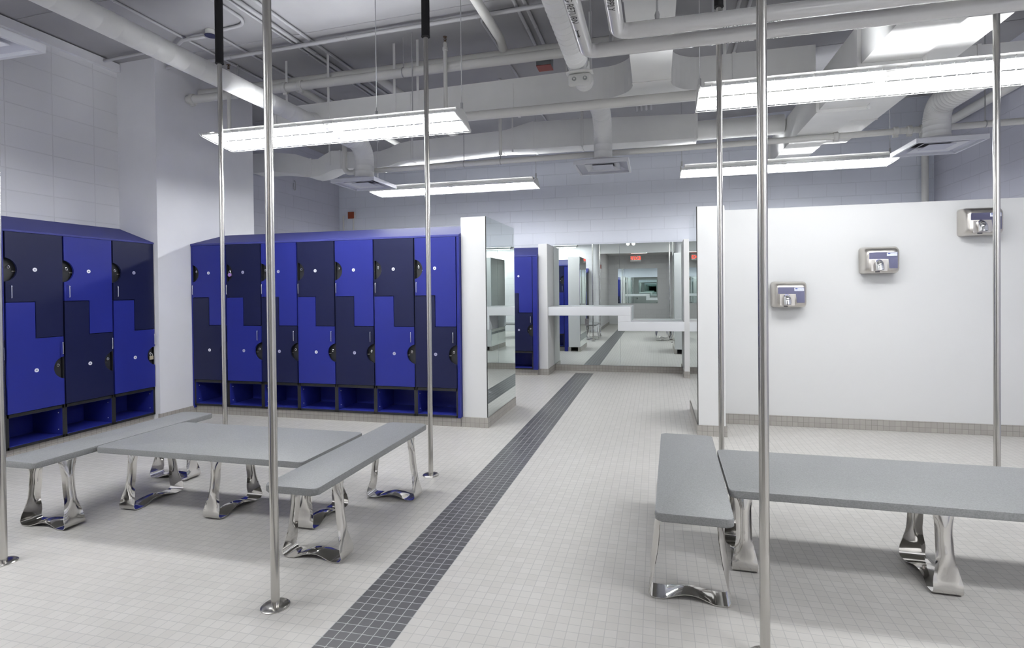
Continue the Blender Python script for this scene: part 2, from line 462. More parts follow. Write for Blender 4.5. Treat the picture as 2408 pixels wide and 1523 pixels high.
# stepped counter
t = thing('vanity_counter', 'stepped white counter ledge along the mirror at the aisle end', 'counter', (-0.65, 8.83, 0))
def cpart(nm, x0, x1, z0, z1, y0=0.0, y1=0.53):
    obj(nm, bbox(x0 + 0.65, x1 + 0.65, y0, y1, z0, z1, 0.003), MT['counter'], t)
cpart('upper_shelf', -1.742, -0.395, 0.985, 1.127)
cpart('drop_panel', -0.60, -0.395, 0.884, 0.984)
cpart('lower_shelf', -0.60, 0.427, 0.738, 0.883)

# ------------------------------------------------------------------ lockers
LW, LZ = 0.4685, 0.0
Z0, ZB, ZT = 0.098, 0.405, 1.962        # body bottom, door bottom, door top
ZH, ZLo = 1.362, 1.040                  # step heights
def door_poly(upper, g=0.006):
    xl, xr, xm = 0.0075, LW - 0.0075, LW / 2
    def arc(cx, cz, r, a0, a1, n=14): return [(cx + r*math.cos(a0 + (a1-a0)*k/n), cz + r*math.sin(a0 + (a1-a0)*k/n)) for k in range(n + 1)]
    if upper:
        cz, r, cx = 1.637, 0.103, xl - 0.016
        h = math.acos((xl - cx) / r)
        p = [(xl, ZT), (xl, cz + r*math.sin(h))] + arc(cx, cz, r, h, -h)[1:] + [(xl, ZH), (xm, ZH), (xm, ZLo), (xr, ZLo), (xr, ZT)]
    else:
        cz, r, cx = 0.747, 0.103, xr + 0.016
        h = math.acos((cx - xr) / r)
        p = [(xl, ZB), (xl, ZH - g), (xm - g, ZH - g), (xm - g, ZLo - g), (xr, ZLo - g), (xr, cz + r*math.sin(h))] + arc(cx, cz, r, PI - h, PI + h)[1:] + [(xr, ZB)]
    return p
def make_locker(up_mat, lo_mat, label, loc, rz, group, d_up='white_disc', d_lo='grey_disc'):
    t = thing('locker_unit', label, 'locker', loc, rz, group)
    D = 0.44
    b = B()
    box(b, 0.0, 0.006, 0.0, D, Z0, ZT); box(b, LW - 0.006, LW, 0.0, D, Z0, ZT)
    box(b, 0.006, LW - 0.006, 0.028, 0.04, ZB - 0.02, ZT)
    box(b, 0.006, LW - 0.006, 0.0, D, ZT - 0.006, ZT)
    box(b, 0.006, LW - 0.006, -0.006, D, ZB - 0.034, ZB - 0.006)
    box(b, 0.006, LW - 0.006, -0.006, D, Z0, Z0 + 0.022)
    box(b, 0.0, 0.020, -0.006, 0.006, Z0, ZB - 0.006); box(b, LW - 0.020, LW, -0.006, 0.006, Z0, ZB - 0.006)
    box(b, 0.006, LW - 0.006, D - 0.01, D, Z0, ZT)
    obj('carcass', b, MT['black'], t)
    b = B()
    x0, x1, z0, z1, y0, y1 = 0.0185, LW - 0.0185, Z0 + 0.0225, ZB - 0.0345, -0.0055, 0.36
    box(b, x0, x0 + 0.004, y0 + 0.003, y1, z0, z1); box(b, x1 - 0.004, x1, y0 + 0.003, y1, z0, z1)
    box(b, x0 + 0.004, x1 - 0.004, y0 + 0.003, y1, z0, z0 + 0.006); box(b, x0 + 0.004, x1 - 0.004, y0 + 0.01, y1, z1 - 0.003, z1)
    box(b, x0, x1, y1, y1 + 0.004, z0, z1)
    cb = obj('shoe_cubby', b, MT['blue'], t)
    for zz in (z0 + 0.05, z1 - 0.045):
        for xa, xb in ((x0 + 0.003, x0 + 0.0065), (x1 - 0.003, x1 - 0.0065)):
            b = B(); tube(b, [(xa, 0.04, zz), (xb, 0.04, zz)], 0.004, 8); obj('screw_cap', b, MT['white_disc'], cb)
    for up in (True, False):
        b = B(); prism(b, door_poly(up), XZ, -0.018, 0.0)
        d = obj('door', b, MT[up_mat if up else lo_mat], t)
        d['label'] = ('upper ' if up else 'lower ') + ('royal blue' if (up_mat if up else lo_mat) == 'blue' else 'dark navy') + ' stepped door'
        hx = 0.034 if up else LW - 0.034
        hz0, hz1 = (1.395, 1.502) if up else (0.874, 0.981)
        b = B(); tube(b, round_path([(hx, -0.018, hz0), (hx, -0.048, hz0), (hx, -0.048, hz1), (hx, -0.018, hz1)], 0.009, 5), 0.0042, 10)
        obj('handle', b, MT['bright_chrome'], d, smooth=True)
        cz = 1.637 if up else 0.747
        b = B(); tube(b, [(LW/2 - 0.003, -0.0178, cz + (0.006 if up else 0.004)), (LW/2 - 0.003, -0.0198, cz + (0.006 if up else 0.004))], 0.0175, 20)
        nd = obj('number_disc', b, MT[d_up if up else d_lo], d)
        b = B(); tube(b, [(LW/2 - 0.003, -0.0197, cz + 0.005), (LW/2 - 0.003, -0.0203, cz + 0.005)], 0.0065, 14)
        obj('disc_mark', b, MT['disc_mark'], nd)
        # recessed lock dish behind the cut-out
        cx = 0.006 if up else LW - 0.006
        s = 1 if up else -1
        b = B()
        prism(b, [(cx + s*0.001, cz - 0.118), (cx + s*0.115, cz - 0.118), (cx + s*0.115, cz + 0.118), (cx + s*0.001, cz + 0.118)], XZ, 0.022, 0.027)
        dish = obj('lock_dish', b, MT['dish'], t)
        ex, ez = cx + s*0.038, cz + 0.032
        b = B(); tube(b, [(ex, 0.022, ez), (ex, 0.004, ez)], 0.006, 10); tube(b, [(ex + 0.010*math.cos(a), 0.004, ez - 0.008 + 0.012*math.sin(a)) for a in [k*2*PI/12 for k in range(13)]], 0.0026, 8, cap=False)
        obj('hasp', b, MT['bright_chrome'], dish, smooth=True)
        b = B(); tube(b, [(cx + s*0.074, 0.022, cz - 0.012), (cx + s*0.074, 0.012, cz - 0.012)], 0.0045, 8)
        tube(b, [(cx + s*0.074, 0.012, cz - 0.012), (cx + s*0.092, 0.010, cz - 0.012)], 0.003, 8)
        obj('latch_pin', b, MT['satin'], dish)
    return t
ordn = ['leftmost', 'second from the left', 'third from the left', 'fourth from the left', 'fifth from the left', 'second from the right', 'rightmost']
b2 = []
for k in range(7):
    u, l = ('blue', 'navy') if k % 2 == 0 else ('navy', 'blue')
    lab = '%s locker column in the seven-wide bank, %s door over %s' % (ordn[k], 'blue' if u == 'blue' else 'navy', 'navy' if l == 'navy' else 'blue')
    make_locker(u, l, lab, (-5.266 + LW*k, 5.25, 0), 0, 'lockers in the seven-wide bank',
                'grey_disc' if k in (1, 2) else 'white_disc', 'white_disc' if k in (0, 3) else 'grey_disc')
# hood and fillers of the wide bank
def hood(name, label, pts, fn, d0, d1):
    b = B(); prism(b, pts, fn, d0, d1); return tag(obj(name, b, MT['hood']), label, 'locker top')
hood('locker_hood', 'sloping blue top over the seven-wide locker bank', [(5.232, 1.965), (5.232, 1.985), (5.755, 2.135), (5.755, 1.965)], YZ, -5.286, -1.958)
def filler(label, x0, x1, y0, y1, z0, z1):
    return tag(obj('filler_panel', bbox(x0, x1, y0, y1, z0, z1, 0.001, 1), MT['blue']), label, 'panel')
filler('narrow blue filler strip between the seven-wide bank and the white pier', -5.286, -5.267, 5.24, 5.70, 0.07, 1.963)
filler('narrow blue filler strip between the seven-wide bank and the white partition', -1.9855, -1.958, 5.236, 5.70, 0.098, 1.963)
# bank along the left wall (faces +X)
n1 = ['locker column at the left photo edge in the side-wall bank, blue door over navy',
      'side-wall locker column, navy door over blue, beside the one cut off by the photo edge',
      'side-wall locker column, blue door over navy, second from the white pier',
      'side-wall locker column next to the white pier, navy door over blue']
for k in range(4):
    u, l = ('blue', 'navy') if k % 2 == 0 else ('navy', 'blue')
    make_locker(u, l, n1[k], (-5.36, 2.934 + LW*k, -0.012), PI/2, 'lockers along the left side wall',
                'white_disc' if k < 3 else 'grey_disc', 'white_disc')
hood('locker_hood', 'sloping dark blue top over the locker bank on the left side wall', [(-5.338, 1.952), (-5.338, 1.968), (-5.808, 2.135), (-5.808, 1.952)], XZ, 2.935, 4.806)
# bank beyond the partition, left of the aisle
make_locker('blue', 'navy', 'locker column half hidden behind the mirrored partition, beside the white post', (-1.975 - LW, 8.72, 0), 0, None)
hood('locker_hood', 'sloping blue top of the far lockers beside the white post', [(8.70, 1.965), (8.70, 1.985), (9.20, 2.15), (9.20, 1.965)], YZ, -2.90, -1.897)
filler('blue filler strip between the far lockers and the white post', -1.974, -1.897, 8.706, 9.18, 0.098, 1.963)
# banks seen only in the mirrors (face +Y)
make_locker('navy', 'blue', 'locker column reflected at the left edge of the aisle mirror', (-2.05, 6.42, 0), PI, None)
hood('locker_hood', 'blue top of the reflected lockers behind the mirrored partition', [(6.44, 1.965), (6.44, 1.985), (5.945, 2.13), (5.945, 1.965)], YZ, -2.98, -1.958)
filler('blue filler strip between the reflected lockers and the back of the partition', -2.049, -1.958, 5.95, 6.42, 0.0, 1.963)
make_locker('navy', 'blue', 'locker column by the entry corridor, seen reflected beside the floor stripe', (-2.20, 0.96, 0), PI, None)
hood('locker_hood', 'blue top of the reflected lockers by the entry corridor', [(0.98, 1.965), (0.98, 1.985), (0.52, 2.13), (0.52, 1.965)], YZ, -2.70, -2.19)

# padlocks
def padlock(label, loc, rz, m, roundbody=False):
    t = thing('padlock', label, 'padlock', loc, rz)
    b = B()
    if roundbody:
        tube(b, [(0, -0.010, -0.020), (0, 0.010, -0.020)], 0.021, 20)
        tube(b, [(0, -0.014, -0.020), (0, -0.010, -0.020)], 0.012, 16)
        obj('lock_body', b, m, t, smooth=True)
    else:
        obj('lock_body', bbox(-0.021, 0.021, -0.008, 0.008, -0.042, -0.004, 0.003), m, t)
    b = B()
    tube(b, [(-0.013, 0, -0.006), (-0.013, 0, 0.012)] + [(-0.013*math.cos(a), 0, 0.012 + 0.013*math.sin(a)) for a in [k*PI/8 for k in range(1, 8)]] + [(0.013, 0, 0.012), (0.013, 0, -0.006)], 0.0032, 8)
    obj('shackle', b, MT['bright_chrome'], t, smooth=True)
padlock('purple combination padlock hanging in the round cut-out of a navy upper door', (-5.266 + LW + 0.045, 5.246, 1.637), 0, MT['purple'], True)
padlock('brass padlock hanging in the cut-out of the blue lower door next to the white pier', (-5.352, 2.934 + LW*4 - 0.042, 0.735), PI/2, MT['brass'])
padlock('brass padlock at the left photo edge on a navy lower locker door', (-5.352, 2.934 + LW - 0.042, 0.735), PI/2, MT['brass'])

# ------------------------------------------------------------------ benches
def leg_bm(span=0.36, H=0.40, wb=0.118):
    """one formed sheet-steel loop: arched foot bar, splayed dished sides, strap width along local y, span along local x"""
    r = 0.026; hs = span / 2; ht = hs - 0.055
    prof = []
    # bottom bar from centre to right, corner, side up
    for k in range(13):
        s = k / 12 * (hs - r - 0.012)
        prof.append((s, 0.003 + 0.024 * max(0.0, math.cos(PI/2 * min(1, s / (hs - 0.075)))) ** 1.2, 'b', s / hs))
    lean = math.atan2(hs - ht, H)
    for k in range(1, 7):
        a = -PI/2 + (PI/2 + lean) * k / 6
        prof.append((hs - r - 0.004 + r*math.cos(a), 0.003 + r + r*math.sin(a), 'c', 1))
    x0, z0 = prof[-1][0], prof[-1][1]
    for k in range(1, 15):
        f = k / 14
        bow = 0.016 * math.sin(PI * f)
        prof.append((x0 + (ht - x0)*f - bow, z0 + (H - z0)*f, 's', f))
    full = [(-a, z, k, f) for a, z, k, f in prof[::-1][:-1]] + prof
    b = B(); rows = []
    NW = 8
    for i, (x, z, kind, f) in enumerate(full):
        if kind == 'b': pinch = max(0.0, math.cos(PI/2 * min(1, f / 0.62)))**0.8; width = wb * (1 - 0.22*pinch); dish = 0.012 * pinch
        elif kind == 'c': width, dish = wb, 0
        else:
            q = math.sin(PI * min(1, f / 1.0))
            q2 = min(1.0, max(0.0, (f - 0.08) / 0.25)) * min(1.0, max(0.0, (1.06 - f) / 0.3))
            width = wb * (1 - 0.36*q2) * (1 - 0.05*f); dish = 0.026 * q2
        # normal of profile
        p, n = full[max(0, i-1)], full[min(len(full)-1, i+1)]
        tx, tz = n[0]-p[0], n[1]-p[1]; L = math.hypot(tx, tz) or 1
        nx, nz = -tz/L, tx/L       # points to the inside of the loop
        row = []
        for j in range(NW + 1):
            u = -1 + 2*j/NW
            dd = dish * (1 - u*u) * (1.0 if kind == 's' else -0.6)
            row.append(b.verts.new((x - nx*dd if kind == 's' else x, u*width/2, z - nz*dd if kind == 's' else z - nz*dd*0 + (0.010*(1-u*u)*pinch if kind == 'b' else 0))))
        rows.append(row)
    for i in range(len(rows)-1):
        for j in range(NW): b.faces.new((rows[i][j], rows[i][j+1], rows[i+1][j+1], rows[i+1][j]))
    bmesh.ops.recalc_face_normals(b, faces=b.faces[:])
    bmesh.ops.solidify(b, geom=b.faces[:], thickness=0.004)
    return b
def slab_bm(x0, x1, y0, y1, z0, z1):
    r = 0.028
    pts = []
    for cx, cy, a0 in ((x1-r, y1-r, 0), (x0+r, y1-r, PI/2), (x0+r, y0+r, PI), (x1-r, y0+r, 1.5*PI)):
        pts += [(cx + r*math.cos(a0 + k*PI/12), cy + r*math.sin(a0 + k*PI/12)) for k in range(7)]
    b = B(); prism(b, pts, XY, z0, z1)
    ed = [e for e in b.edges if abs(e.verts[0].co.z - e.verts[1].co.z) < 1e-6]
    bmesh.ops.bevel(b, geom=ed, offset=0.007, segments=3, profile=0.5, affect='EDGES')
    return b
BH, BT = 0.440, 0.036
def bench(label, cx, cy, lx, ly, legs, rz=0, along='x'):
    """legs: list of (dx, dy); each leg loop spans across the bench"""
    t = thing('bench', label, 'bench', (cx, cy, 0), rz)
    obj('seat_slab', slab_bm(-lx/2, lx/2, -ly/2, ly/2, BH - BT, BH), MT['slab'], t, smooth=True)
    for dx, dy in legs:
        span = (0.365 if along == 'x' else 0.395)
        g = obj('leg', leg_bm(span, BH - BT - 0.001), MT['chrome'], t, smooth=True)
        g.location = (dx, dy, 0); g.rotation_euler = (0, 0, 0 if along == 'x' else PI/2)
    return t
bench('narrow grey bench beside the dark floor stripe, left of the aisle', -1.772, 2.985, 0.300, 1.33, [(0.008, -0.452), (0.020, 0.398)])
bench('wide grey bench table between two narrow benches in front of the blue lockers', -2.708, 3.008, 1.502, 0.665, [(-0.64, -0.03), (0.015, -0.03), (0.675, -0.03)], along='y')
bench('narrow grey bench along the side-wall lockers at the left photo edge', -3.618, 2.99, 0.292, 1.30, [(0.02, -0.47), (0.02, 0.40)])
bench('narrow grey bench standing end-on right of the aisle', 0.168, 3.055, 0.322, 1.345, [(-0.018, -0.49), (-0.018, 0.40)], rz=math.radians(-1.6))
bench('long wide grey bench running out of the photo at the right', 1.285, 3.055, 1.89, 0.69, [(-0.865, -0.05), (-0.008, -0.05), (0.86, -0.05)], rz=math.radians(-1.2), along='y')

# ------------------------------------------------------------------ steel poles
def pole(label, x, y, dx=0.0, sleeve=True):
    t = thing('steel_pole', label, 'pole', (x, y, 0))
    zc = zceil(x) - 0.001
    lean = lambda z: (dx * z, 0, z)
    b = B(); tube(b, [lean(0.004), lean(zc - 0.004)], 0.0185, 20); obj('pole_shaft', b, MT['steel'], t, smooth=True)
    b = B(); lathe(b, [(0.0, 0.0), (0.062, 0.0), (0.062, 0.004), (0.055, 0.009), (0.024, 0.011), (0.0, 0.011)], 28); obj('floor_flange', b, MT['steel'], t, smooth=True)
    b = B(); lathe(b, [(0.0, -0.01), (0.036, -0.01), (0.036, -0.001), (0.0, -0.001)], 24, (dx*zc, 0, zc)); obj('ceiling_flange', b, MT['steel'], t)
    if sleeve:
        b = B(); tube(b, [lean(3.33), lean(3.345), lean(zc - 0.012)], [0.034, 0.0315, 0.0315], 20); obj('foam_sleeve', b, MT['foam'], t, smooth=True)
pole('bright steel pole on a round floor flange at the near corner of the left benches', -1.665, 2.075)
pole('steel pole on a round floor flange between the narrow left bench and the aisle stripe', -1.681, 3.835)
pole('steel pole with black foam sleeve behind the wide bench, before the blue lockers', -3.541, 3.83)
pole('steel pole at the left photo edge, only a sliver showing', -3.345, 2.10)
pole('nearest steel pole, running the full photo height before the right benches', 0.392, 2.20)
pole('steel pole behind the end-on right bench, beside the white partition end', 0.432, 3.95)
pole('steel pole before the highest hand dryer at the right', 2.065, 3.985)

# ------------------------------------------------------------------ hand dryers
def hand_dryer(label, x, z):
    t = thing('hand_dryer', label, 'hand dryer', (x, 5.9695, z), 0, 'hand dryers on the white partition')
    W2, D, H2 = 0.158, 0.155, 0.130
    # body: rounded shell built from cross-sections, tapering to the front
    def ring(w, h, r, y, zo=0.0, n=6):
        pts = []
        for cx, cz, a0 in ((w-r, h-r, 0), (-w+r, h-r, PI/2), (-w+r, -h+r, PI), (w-r, -h+r, 1.5*PI)):
            pts += [(cx + r*math.cos(a0 + k*PI/2/n), y, zo + cz + r*math.sin(a0 + k*PI/2/n)) for k in range(n+1)]
        return pts
    secs = [ring(W2, H2, 0.03, 0.0), ring(W2, H2, 0.03, -0.012), ring(W2-0.003, H2-0.003, 0.035, -0.09), ring(W2-0.010, H2-0.012, 0.04, -0.125, -0.004), ring(W2-0.022, H2-0.028, 0.04, -0.147, -0.008), ring(W2-0.034, H2-0.042, 0.036, D*-1.0, -0.010)]
    b = B(); rings = [[b.verts.new(p) for p in s] for s in secs]
    n = len(rings[0])
    for a, c in zip(rings, rings[1:]):
        for k in range(n): b.faces.new((a[k], a[(k+1) % n], c[(k+1) % n], c[k]))
    b.faces.new(rings[0]); b.faces.new(rings[-1][::-1])
    obj('dryer_shell', b, MT['satin'], t, smooth=True)
    # blue-grey L-shaped front panel
    b = B(); prism(b, [(-0.118, 0.072), (0.122, 0.072), (0.122, -0.082), (0.052, -0.082), (0.046, 0.008), (-0.118, 0.008)], XZ, -0.1575, -0.150)
    bmesh.ops.bevel(b, geom=b.edges[:], offset=0.002, segments=2, affect='EDGES')
    fp = obj('front_panel', b, MT['satin_blue'], t, smooth=True)
    # recess round the nozzle, scooped
    b = B(); prism(b, [(-0.100, 0.002), (0.035, 0.002), (0.035, -0.108), (-0.100, -0.108)], XZ, -0.1555, -0.150)
    obj('nozzle_recess', b, MT['satin'], t)
    b = B(); tube(b, round_path([(-0.040, -0.10, -0.028), (-0.040, -0.185, -0.030), (-0.038, -0.190, -0.098)], 0.036, 10), 0.0355, 24)
    nz = obj('air_nozzle', b, MT['bright_chrome'], t, smooth=True)
    b = B(); tube(b, [(-0.0385, -0.190, -0.0985), (-0.0385, -0.190, -0.094)], 0.031, 20); obj('nozzle_mouth', b, MT['dark_slot'], nz)
    b = B(); box(b, -0.066, -0.030, -0.160, -0.15, -0.119, -0.109); obj('sensor_window', b, MT['dark_slot'], t)
    b = bbox(0.030, 0.117, -0.1600, -0.1574, 0.034, 0.067, 0.001, 1); lb = obj('name_plate', b, MT['label'], t)
    b = text_bm('Hand Dryer', 0.0125); M4 = Matrix.Translation((0.089, -0.1604, 0.0565)) @ Matrix.Rotation(PI/2, 4, 'X'); b.transform(M4)
    obj('lettering', b, MT['logo_blue'], lb)
    b = B(); prism(b, [(0.048 + 0.013*math.cos(a), 0.0565 + 0.005*math.sin(a)) for a in [k*2*PI/16 for k in range(16)]], XZ, -0.1606, -0.1599)
    box(b, 0.040, 0.056, -0.1606, -0.1599, 0.0608, 0.0622); obj('oval_logo', b, MT['logo_blue'], lb)
    b = B()
    for k in range(10): box(b, 0.036 + k*0.0078, 0.0395 + k*0.0078, -0.1604, -0.1599, 0.0415, 0.0445)
    obj('dotted_line', b, MT['logo_blue'], lb)
    return t
hand_dryer('lowest hand dryer, nearest the white partition end', 1.292, 1.336)
hand_dryer('middle hand dryer of the rising row of three', 2.098, 1.66)
hand_dryer('highest hand dryer, partly behind a steel pole', 2.93, 1.998)

# ------------------------------------------------------------------ fluorescent fixtures
def fixture(label, x0, x1, yc, z, mid=None, tilt=8):
    xm = (x0 + x1) / 2; L = x1 - x0
    t = thing('fluorescent_light', label, 'ceiling light', (xm, yc, z), 0, 'hanging fluorescent lights')
    RT = Matrix.Translation((0, 0, 0.04)) @ Matrix.Rotation(math.radians(-tilt), 4, 'X') @ Matrix.Translation((0, 0, -0.04))
    def fo(nm, b, m, smooth=False, par=t):
        b.transform(RT); return obj(nm, b, m, par, smooth)
    hw = 0.185
    # reflector trough, opening tilted towards the entry side
    # two wings and a top tray, with open uplight slots between them
    for sy in (-1, 1):
        b = B(); prism(b, [(sy*hw, 0.0), (sy*hw, 0.012), (sy*0.094, 0.054), (sy*0.094, 0.049), (sy*(hw - 0.005), 0.009), (sy*(hw - 0.004), 0.0)], YZ, -L/2 + 0.012, L/2 - 0.012); fo('reflector_wing', b, MT['reflector'])
    b = B(); prism(b, [(-0.072, 0.058), (-0.050, 0.070), (0.050, 0.070), (0.072, 0.058), (0.069, 0.054), (0.049, 0.064), (-0.049, 0.064), (-0.069, 0.054)], YZ, -L/2 + 0.012, L/2 - 0.012); fo('reflector_tray', b, MT['reflector'])
    b = B(); box(b, -L/2 + 0.05, L/2 - 0.05, -0.05, 0.05, 0.072, 0.110); fo('ballast_housing', b, MT['white_paint'])
    for sx in (-1, 1):
        b = B(); prism(b, [(-hw - 0.004, -0.004), (-hw - 0.004, 0.014), (-0.075, 0.080), (-0.03, 0.10), (0.03, 0.10), (0.075, 0.080), (hw + 0.004, 0.014), (hw + 0.004, -0.004)], YZ, sx*L/2 - (0.010 if sx > 0 else 0), sx*L/2 + (0.010 if sx < 0 else 0))
        fo('end_plate', b, MT['white_paint'])
    for sx in (-1, 1):
        for yy in (-0.085, 0.085):
            b = B(); tube(b, [(sx*(L/2 - 0.045), yy, 0.004), (sx*0.030, yy, 0.004)], 0.0190, 10); fo('lamp_tube', b, MT['tube'], True)
    for yy in (-0.085, 0.085):
        b = B(); box(b, -0.028, 0.028, yy - 0.03, yy + 0.03, -0.006, 0.050); fo('lamp_socket', b, MT['white_paint'])
    # wire guard
    b = B()
    for yy in (-hw, -0.06, 0.06, hw): tube(b, [(-L/2, yy, -0.010), (L/2, yy, -0.010)], 0.0016, 5)
    nrib = int(L / 0.082)
    for k in range(nrib + 1):
        x = -L/2 + L*k/nrib
        tube(b, [(x, -hw - 0.030, 0.008), (x, -hw - 0.010, -0.009), (x, -0.045, -0.012), (x, 0.045, -0.012), (x, hw + 0.010, -0.009), (x, hw + 0.014, 0.018)], 0.0022, 5)
    fo('wire_guard', b, MT['white_paint'])
    for xx in [-(L/2 - 0.02), L/2 - 0.02] + ([mid - xm] if mid is not None else []):
        b = B(); zc = zceil(xm + xx) - z
        tube(b, [(xx, 0.02, 0.115), (xx, 0.02, zc)], 0.0035, 6); lathe(b, [(0.0, 0), (0.012, 0), (0.012, 0.06), (0.0, 0.06)], 8, (xx, 0.02, 0.105)); obj('hanger_rod', b, MT['hanger'], t)
    return t
fixture('front left fluorescent light, hanging before the blue lockers', -3.985, -1.545, 4.275, 2.81, -2.35)
fixture('front right fluorescent light, hanging above the wide right bench', 0.31, 2.78, 4.26, 2.81)
fixture('far left fluorescent light, hanging by the left air diffuser', -4.05, -1.59, 7.36, 2.865, tilt=2)
fixture('far right fluorescent light, hanging behind the white dryer partition', 0.32, 2.76, 7.36, 2.90, tilt=2)
fixture('fluorescent light over the near end of the room by the side-wall lockers', -4.9, -2.46, 1.25, 2.81)
fixture('fluorescent light over the near end of the room by the right wall', 1.30, 3.74, 1.25, 2.81)

# ------------------------------------------------------------------ air diffusers
def diffuser(label, x, y, z, rz=0, neck=0):
    t = thing('air_diffuser', label, 'air diffuser', (x, y, z), rz, 'square ceiling diffusers')
    h = 0.305
    def frame(nm, a, b_, z0, z1, m, par=t):
        bb = B()
        o = [(-a, -a), (a, -a), (a, a), (-a, a)]; i = [(-b_, -b_), (b_, -b_), (b_, b_), (-b_, b_)]
        V = lambda p, zz: [bb.verts.new((q[0], q[1], zz)) for q in p]
        oo0, oo1, ii0, ii1 = V(o, z0), V(o, z1[0]), V(i, z0), V(i, z1[1])
        for k in range(4):
            j = (k+1) % 4
            bb.faces.new((oo0[k], oo0[j], oo1[j], oo1[k])); bb.faces.new((ii0[k], ii0[j], ii1[j], ii1[k]))
            bb.faces.new((oo0[k], oo0[j], ii0[j], ii0[k])); bb.faces.new((oo1[k], oo1[j], ii1[j], ii1[k]))
        return obj(nm, bb, m, par)
    frame('outer_frame', h, h - 0.022, 0.0, (0.045, 0.045), MT['diff'])
    # sloped cones
    def cone(nm, a0, z0, a1, z1, m):
        bb = B()
        for s in (0, 0.004):
            pass
        p0 = [(-a0, -a0), (a0, -a0), (a0, a0), (-a0, a0)]; p1 = [(-a1, -a1), (a1, -a1), (a1, a1), (-a1, a1)]
        A = [bb.verts.new((*p, z0)) for p in p0]; C = [bb.verts.new((*p, z1)) for p in p1]
        A2 = [bb.verts.new((*p, z0 + 0.004)) for p in p0]; C2 = [bb.verts.new((*p, z1 + 0.004)) for p in p1]
        for k in range(4):
            j = (k+1) % 4
            bb.faces.new((A[k], A[j], C[j], C[k])); bb.faces.new((A2[k], A2[j], C2[j], C2[k]))
            bb.faces.new((A[k], A[j], A2[j], A2[k])); bb.faces.new((C[k], C[j], C2[j], C2[k]))
        return obj(nm, bb, m, t)
    cone('outer_cone', h - 0.022, 0.022, 0.175, 0.060, MT['diff_in'])
    cone('inner_cone', 0.195, 0.012, 0.125, 0.046, MT['diff'])
    b = B(); box(b, -0.118, 0.118, -0.118, 0.118, 0.014, 0.019); obj('centre_plate', b, MT['diff_in'], t)
    b = B(); box(b, -0.17, 0.17, -0.17, 0.17, 0.0655, 0.070); obj('back_plate', b, MT['dark_slot'], t)
    # plenum box sloping to the duct neck
    bb = B(); n = 24
    sq = [(h - 0.01, h - 0.01), (-h + 0.01, h - 0.01), (-h + 0.01, -h + 0.01), (h - 0.01, -h + 0.01)]
    low, top = [], []
    for k in range(n):
        a = PI/4 + 2*PI*k/n
        c, s = math.cos(a), math.sin(a); m_ = max(abs(c), abs(s)); q = (h - 0.012) / m_
        low.append(bb.verts.new((c*q, s*q, 0.046))); top.append(bb.verts.new((c*0.135, s*0.135, 0.105)))
    for k in range(n): bb.faces.new((low[k], low[(k+1) % n], top[(k+1) % n], top[k]))
    bb.faces.new(top)
    obj('plenum_hood', bb, MT['diff'], t)
    if neck:
        bb = B(); tube(bb, [(0.035, 0, 0.1055), (0.035, 0, neck)], 0.080, 24); obj('duct_neck', bb, MT['duct'], t, smooth=True)
    return t
diffuser('square white air diffuser over the blue lockers, under a bent round duct', -3.71, 6.44, 2.80)
diffuser('square white air diffuser above the aisle, before the back block wall', -0.585, 6.36, 2.81)
diffuser('square white air diffuser above the white dryer partition, under a spiral duct', 2.78, 6.36, 2.80)
diffuser('square white air diffuser cut off by the left photo edge', -3.745, 2.115, 2.81, 0, 0.405)

# ------------------------------------------------------------------ ducts
def hang(t, bm_fn, m='hanger', nm='hanger_strap'): pass
tA = thing('round_duct', 'long round white duct running from the top left to the flat duct', 'duct', (-3.71, 3.4, 3.30))
b = B(); spiral_tube(b, [(0, -2.2, 0), (0, 1.94, 0)], 0.086, 0.14, ridge=0.0012); obj('duct_tube', b, MT['duct'], tA, smooth=True)
b = B(); tube(b, [(0, 1.86, 0), (0, 1.942, 0)], [0.090, 0.115], 24); obj('collar', b, MT['duct'], tA, smooth=True)
def drop_duct(label, x, y0, z, y1, r, zb, pitch):
    t = thing('round_duct', label, 'duct', (x, y0, z))
    p = round_path([(0, 0, 0), (0, y1 - y0, 0), (0, y1 - y0, zb - z)], 0.24, 12)
    b = B(); spiral_tube(b, p, r, pitch, ridge=0.002); obj('duct_tube', b, MT['duct'], t, smooth=True)
    b = B(); k = len(p)
    tube(b, [(0, y1 - y0, zb - z), (0, y1 - y0, zb - z + 0.03)], r + 0.004, 24); obj('collar', b, MT['duct'], t, smooth=True)
drop_duct('bent round duct dropping to the diffuser over the blue lockers', -3.71, 5.6505, 3.34, 6.44, 0.122, 2.905, 0.07)
drop_duct('bent round duct dropping to the diffuser above the aisle', -0.585, 5.6505, 3.40, 6.36, 0.105, 2.9145, 0.07)
drop_duct('bent spiral duct dropping to the diffuser above the dryer partition', 2.78, 5.5705, 3.24, 6.36, 0.118, 2.905, 0.055)
t = thing('round_duct', 'spiral duct with a rounded closed end beside the emergency light', 'duct', (-0.62, 3.4, 3.30))
b = B(); spiral_tube(b, [(0, -2.4, 0), (0, 1.55, 0)], 0.088, 0.085, ridge=0.003)
obj('duct_tube', b, MT['duct'], t, smooth=True)
b = B(); tube(b, [(0, 1.545 + 0.088*math.sin(a), 0) for a in [k*PI/2/6 for k in range(7)]], [max(0.003, 0.088*math.cos(k*PI/2/6)) for k in range(7)], 24); obj('end_cap', b, MT['duct'], t, smooth=True)
